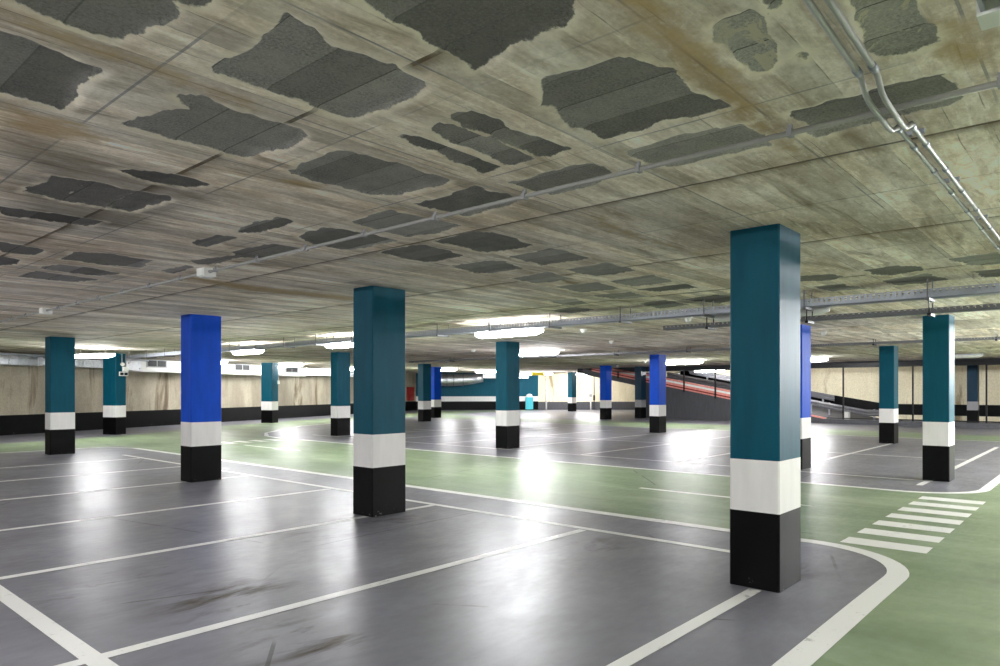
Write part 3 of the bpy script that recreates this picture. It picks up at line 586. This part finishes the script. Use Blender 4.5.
e = empty('strip_lamp', (1.76,.225,2.70), label='unlit strip lamp with open grey housing, beside the pair of bent pipes', cat='lamp', group='fluorescent strip lamps under the ceiling')
m = MB(); m.box(-.8,.74,-.075,.075,.05,.065); m.box(-.8,.74,.063,.075,-.03,.05); m.box(-.8,.74,-.075,-.063,-.03,.05); m.build('housing', M['lavender'], e)
m = MB(); m.box(.74,.85,-.085,.085,-.04,.07); m.build('end_cap', M['whiteplastic'], e)
MB().tube([(-.78,0,.0),(.74,0,.0)], .016, 10).build('tube', M['lampoff'], e, True)
MB().box(.70,.74,-.02,.02,-.045,.05).build('lamp_holder', M['dark'], e)
for q in (-.5,.5): MB().tube([(q,0,.065),(q,0,.11)], .01, 6).build('hanger', M['pipe'], e)

# ------------------------------------------------------------------ ceiling services
# single conduit
e = empty('ceiling_conduit', (3.40,8,2.77), label='single grey conduit clipped across the ceiling past the grey torn patches', cat='conduit')
MB().tube([(0,-12,0),(0,-4,0),(0,0,0),(0,7.5,0)], .0135, 10).build('pipe', M['conduit'], e, True)
y = -9.3
while y < 7.2:
    m = MB(); m.box(-.022,.022,y-.012,y+.012,-.018,.018); m.box(-.008,.008,y-.010,y+.010,.016,.045); m.build('clip', M['greyplastic'], e); y += .82
for yy,t in ((7.1,'white junction box on the grey ceiling conduit, nearer the camera'),(12.4,'white junction box on the grey ceiling conduit, farther from the camera')):
    b = empty('junction_box', (3.40,yy,2.77), label=t, cat='junction box')
    MB().prism([(-.06,-.075),(.06,-.075),(.075,-.06),(.075,.06),(.06,.075),(-.06,.075),(-.075,.06),(-.075,-.06)], -.045, .035).build('box', M['whiteplastic'], b)
    MB().prism([(-.05,-.05),(.05,-.05),(.05,.05),(-.05,.05)], -.055, -.045).build('lid', M['whiteplastic'], b)
    MB().box(-.04,.04,-.04,.04,.035,.0398).build('mount_plate', M['greyplastic'], b)
    MB().tube([(0,.075,0),(0,.10,0)], .018, 8).build('gland', M['greyplastic'], b); MB().tube([(0,-.10,0),(0,-.075,0)], .018, 8).build('gland', M['greyplastic'], b)
MB().tube([(0,7.5,0),(0,10.5,0),(0,14.4,0)], .0135, 10).build('pipe_end', M['conduit'], e, True)
# twin pipes, dipping under the conduit
def service_pipe(ya, yb, yc, label):
    e = empty('ceiling_pipe', (3.4, yc, 2.775), label=label, cat='pipe', group='pair of galvanised pipes along the ceiling')
    pts = [(-5,ya-yc-.10,0),(-1.2,ya-yc,0),(-.47,yb-yc,0),(-.42,yb-yc,-.004),(-.33,yb-yc+.004,-.048),(-.25,yb-yc+.006,-.058),(.08,-.003,-.058),(.16,0,-.048),(.27,0,-.004),(.32,0,0),(5.75,0,0)]
    MB().tube(pts, .0115, 10).build('pipe', M['pipe'], e, True)
    for x in (-.47,.30,.62,1.15,1.7,2.3,3.0,3.9,4.8):
        y0 = yb-yc if x < 0 else 0
        MB().tube([(x-.025,y0,0),(x+.025,y0,0)], .0155, 10).build('coupling', M['galv'], e, True)
    for x in (.48,1.5,2.7,4.2):
        m = MB(); m.box(x-.012,x+.012,-.019,.019,.012,.035); m.build('saddle', M['galv'], e)
service_pipe(.672,.690,.708, 'galvanised ceiling pipe of the bent pair, on the side towards the corner lamp')
service_pipe(.724,.746,.762, 'galvanised ceiling pipe of the bent pair, on the side towards the largest pillar')

# cable trays
def tray(x, y0, y1, zb, w, h, label, hang_to, step, cables=3):
    e = empty('cable_tray', (x, y0, zb), label=label, cat='cable tray'); L = y1-y0
    m = MB(); m.box(-w/2,w/2,0,L,0,.004)
    for sx in (-w/2, w/2-.003):
        m.box(sx,sx+.003,0,L,0,h*.45); m.box(sx,sx+.003,0,L,h*.86,h)
        y = 0
        while y < L: m.box(sx,sx+.003,y,y+.035,h*.45,h*.86); y += .062
    m.build('trough', M['galv'] if cables > 2 else M['steel'], e)
    for k in range(cables):
        px = -w/2+.03+k*(w-.06)/max(1,cables-1); MB().tube([(px,0,.02),(px+.01,L*.5,.02),(px,L,.02)], .013, 6).build('cable', M['cable'], e)
    y = .5
    while y < L:
        m = MB(); m.box(-w/2-.05,w/2+.05,y-.02,y+.02,-.03,0)
        for sx in (-w/2-.04, w/2+.04): m.box(sx-.006,sx+.006,y-.006,y+.006,0,hang_to-zb)
        m.build('hanger', M['steel'] if cables > 2 else M['fence'], e); y += step
    return e
tray(9.3, -7, 25, 2.60, .22, .10, 'upper perforated galvanised cable tray crossing beneath the ceiling above the strip lamps', H, 1.35)
tray(9.36, -7, 5.0, 2.43, .14, .06, 'lower narrow cable tray hung under the upper one beyond the largest pillar', 2.566, 1.35, 2)
tray(19.2, -6, 22, 2.68, .15, .06, 'slim cable tray under the ceiling over the far bays', H, 2.5, 2)

# ceiling detectors
def detector(x, y, label):
    e = empty('ceiling_detector', (x,y,H), label=label, cat='detector', group='small white detectors on the ceiling')
    def ringz(rr, zz): return [(rr*math.cos(2*math.pi*k/12), rr*math.sin(2*math.pi*k/12), zz) for k in range(12)]
    MB().loft([ringz(.07,0), ringz(.07,-.02)]).build('base', M['whiteplastic'], e, False)
    MB().loft([ringz(.055,-.02), ringz(.055,-.05), ringz(.04,-.075), ringz(.012,-.085)]).build('sensor_head', M['whiteplastic'], e, True)
for x,y,t in ((15.4,9.78,'white ceiling detector between the brightest lamp and the pale blue pillar'),(20.39,12.05,'white ceiling detector just before the pale blue pillar, second of three in a line'),(27.5,15.7,'white ceiling detector close to the top of the pale blue pillar'),
    (31.0,19.3,'white ceiling detector by the top of the deep blue pillar near the ramp'),(12.0,8.3,'white ceiling detector just beyond the brightest lamp'),(11.3,5.6,'white ceiling detector next to the cable tray, beside the largest pillar'),
    (15.8,15.1,'white ceiling detector over the far bays, between the brightest lamp and the second largest pillar'),(16.0,4.75,'white ceiling detector above the teal pillar in front of the black fence'),(29.3,5.2,'white ceiling detector between the two teal pillars by the black fence')):
    detector(x,y,t)

# air duct along the stained wall
e = empty('air_duct', (*W(0,.4),2.36), TH, label='long galvanised air duct along the top of the stained concrete wall', cat='duct')
def dbox(s0, s1, z0, z1, mat, nm, n0=-.36, n1=.40, ribs=0):
    m = MB(); m.box(s0,s1,-n1,-n0,z0-2.36,z1-2.36)
    for k in range(ribs):
        q = s0+(k+.5)*(s1-s0)/ribs; m.box(q-.012,q+.012,-n1-.02,-n0,z0-2.36-.02,z1-2.36+.01)
    return m.build(nm, mat, e)
dbox(-16,.25,2.38,2.74,M['duct'],'duct_section',ribs=48)
dbox(.25,1.5,2.42,2.62,M['duct'],'duct_section',ribs=3)
dbox(1.5,2.75,2.38,2.66,M['duct'],'duct_section',ribs=9)
m = MB(); m.loft([[(2.75,-.30,.06),(2.75,.3,.06),(2.75,.3,.30),(2.75,-.30,.30)],[(4.35,-.45,-.08),(4.35,.36,-.08),(4.35,.36,.40),(4.35,-.45,.40)]]); m.build('duct_transition', M['duct'], e)
def plenum(s0, s1, g0, g1):
    b = dbox(s0,s1,2.28,2.76,M['whiteplastic'],'plenum_box',n1=.46)
    g = MB(); g.box(g0-.08,g1+.08,-.475,-.46,.10,.42); gr = g.build('grille', M['greyplastic'], b)
    m2 = MB()
    for q in (0,1):
        ga = g0-.02+q*((g1-g0)/2+.03); gb = ga+(g1-g0)/2-.01; m2.box(ga,gb,-.48,-.474,.14,.38)
    m2.v = m2.v; m2.build('grille_opening', M['dark'], e)
plenum(4.35,6.9,4.65,5.55); 
dbox(6.9,8.4,2.34,2.7,M['duct'],'duct_section',ribs=4)
plenum(8.4,11.6,9.75,10.7)
dbox(11.6,13.2,2.34,2.7,M['duct'],'duct_section',ribs=4)
plenum(13.2,15.3,13.6,14.5)
dbox(15.3,17.0,2.36,2.74,M['duct'],'duct_section',ribs=2)
dbox(17.0,27.0,2.36,2.78,M['duct'],'duct_section',ribs=10)
# slim tray and pipes beside the duct
tray_w = empty('cable_tray', (*W(-16,1.5),2.66), TH, label='thin cable tray running beside the air duct under the ceiling', cat='cable tray')
m = MB(); m.box(0,20,-.08,.08,0,.006); m.box(0,20,-.08,-.074,0,.05); m.box(0,20,.074,.08,0,.05); m.build('trough', M['galv'], tray_w)
q = 1.
while q < 20:
    m = MB(); m.box(q-.015,q+.015,-.1,.1,-.02,0); m.box(q-.006,q+.006,-.098,-.086,0,H-2.66); m.box(q-.006,q+.006,.086,.098,0,H-2.66); m.build('hanger', M['galv'], tray_w); q += 2.2

# big silver duct bend in front of the teal wall
dw = (Vector(A1)-Vector(A0)).normalized(); dn = Vector((dw.y, -dw.x))
base = Vector(A0) + dn*1.1
dd = empty('air_duct', (base.x, base.y, 2.3), math.atan2(dw.y,dw.x), label='bulky silver air duct sagging in front of the blue-green back wall', cat='duct')
path = [(.3,0,.13),(.5,0,.06),(.9,0,.0),(1.8,0,-.02),(2.8,0,-.02),(3.5,0,.0),(4.3,0,.06),(5.0,0,.14)]
MB().tube(path, [.20,.36,.44,.46,.46,.44,.38,.32], 18).build('duct_bend', M['duct'], dd, True)
for q in (1.0,1.8,2.3,2.8,3.5): MB().tube([(q-.03,0,-.015),(q+.03,0,-.015)], .472, 18).build('duct_seam', M['galv'], dd, True)
MB().box(5.0,8.4,-.3,.3,.12,.46).build('duct_section', M['duct'], dd)

# fittings on pillars
e = empty('emergency_light', (9.31,25.71,2.12), TH, label='white emergency light unit with small sign plate, fixed to a teal pillar', cat='light fitting')
MB().box(-.02,.16,-.16,-.06,.06,.22).build('body', M['whiteplastic'], e)
rr = lambda cx,cy,cz,r0: [[(cx+r0*math.sin(math.pi*k/7)*math.cos(2*math.pi*j/10), cy+r0*math.sin(math.pi*k/7)*math.sin(2*math.pi*j/10), cz+r0*math.cos(math.pi*k/7)) for j in range(10)] for k in range(1,7)]
MB().loft(rr(-.06,-.13,.30,.07)).build('lamp_head', M['whiteplastic'], e, True)
pl = MB().box(-.16,.20,-.10,-.07,-.10,.05).build('sign_plate', M['whiteplastic'], e)
MB().box(-.13,.0,-.105,-.10,-.07,.02).build('sign_window', M['dark'], pl); MB().box(.04,.17,-.105,-.10,-.07,.02).build('sign_window', M['dark'], pl)
MB().tube([(-.06,-.1,.35),(-.06,-.1,.69)], .016, 8).build('conduit', M['conduit'], e, True); MB().tube([(.1,-.1,.22),(.1,-.1,.69)], .016, 8).build('conduit', M['conduit'], e, True)
e = empty('wall_switch', (17.50,29.38,1.9), TH, label='thin white conduit and switch box on the slim pale teal pillar', cat='switch')
MB().box(-.05,.05,-.06,.0,-.08,.08).build('switch_box', M['whiteplastic'], e); MB().tube([(0,-.03,.08),(0,-.03,.91)], .016, 8).build('conduit', M['whiteplastic'], e, True)

# small things at the far wall
def far(px, d, n=0):  # distance d along the cream wall from its near corner, n in front of it
    t = (Vector(A2)-Vector(A1)).normalized(); nn = Vector((t.y,-t.x)); p = Vector(A1)+t*d+nn*n; return p.x, p.y
ra = math.atan2(A2[1]-A1[1], A2[0]-A1[0])
e = empty('downpipe', (*far(0,.62,.1),0), ra, label='white downpipe fixed to the cream wall at the end of the blue-green wall', cat='pipe')
MB().tube([(0,0,.02),(0,0,2.6)], .06, 10).build('pipe', M['whiteplastic'], e, True)
for q in (.6,1.5,2.3): MB().box(-.09,.09,-.03,.1,q-.03,q+.03).build('bracket', M['greyplastic'], e)
e = empty('bollard', (*far(0,4.0,.5),0), ra, label='thin white post with a small head in front of the cream wall', cat='post')
MB().tube([(0,0,0),(0,0,1.0)], .05, 8).build('post', M['whiteplastic'], e, True); MB().box(-.1,.1,-.06,.06,1.0,1.22).build('head', M['greyplastic'], e)
e = empty('wall_conduit', (*far(0,4.35,.03),0.02), ra, label='dark conduit running up the cream wall beside the thin white post', cat='conduit')
MB().tube([(0,0,0),(0,0,2.6)], .03, 8).build('pipe', M['cable'], e, True); MB().box(-.07,.07,-.04,.03,.7,1.1).build('box', M['cable'], e)
e = empty('utility_cabinet', (41.1,33.4,0), R(-45), label='pale teal cabinet with a rounded white top against the back wall, beside the central pillar', cat='cabinet')
MB().prism([(-.28,-.2),(.28,-.2),(.28,.2),(-.28,.2)], .03, .98).build('body', M['tealbox'], e); MB().prism([(-.3,-.22),(.3,-.22),(.3,.22),(-.3,.22)], 0, .06).build('plinth', M['dark'], e)
MB().loft([[(r0*math.cos(2*math.pi*k/12), r0*.7*math.sin(2*math.pi*k/12), zz) for k in range(12)] for r0,zz in ((.2,.98),(.24,1.08),(.2,1.18),(.06,1.24))]).build('top', M['whiteplastic'], e, True)
e = empty('hanging_sign', (36.0,28.5,2.62), R(-48), label='small yellow sign hanging under the ceiling near the cream wall', cat='sign')
MB().box(-.45,.45,-.02,.02,-.12,.1).build('panel', M['yellow'], e)
for q in (-.35,.35): MB().tube([(q,0,.1),(q,0,.19)], .008, 6).build('hanger', M['pipe'], e)
e = empty('hose_cabinet', (*W(sE-1.15,.14),.75), TH, label='red fire hose cabinet on the end of the stained wall beside the distant teal pillar', cat='cabinet')
MB().box(-.35,.35,-.13,.13,0,1.0).build('body', M['red'], e); MB().box(-.3,.3,-.145,-.13,.05,.95).build('door', M['red'], e)

# ------------------------------------------------------------------ world and colour management
w = bpy.data.worlds.new('world'); bpy.context.scene.world = w; w.use_nodes = True
w.node_tree.nodes['Background'].inputs[0].default_value = (.02,.02,.022,1); w.node_tree.nodes['Background'].inputs[1].default_value = 1
sc = bpy.context.scene
sc.view_settings.view_transform = 'Standard'; sc.view_settings.look = 'None'; sc.view_settings.gamma = 1; sc.view_settings.use_curve_mapping = False
sc.view_settings.exposure = EXPOSURE
sc.cycles.max_bounces = 10; sc.cycles.diffuse_bounces = 6; sc.cycles.glossy_bounces = 4; sc.cycles.sample_clamp_indirect = 6; sc.cycles.use_denoising = True
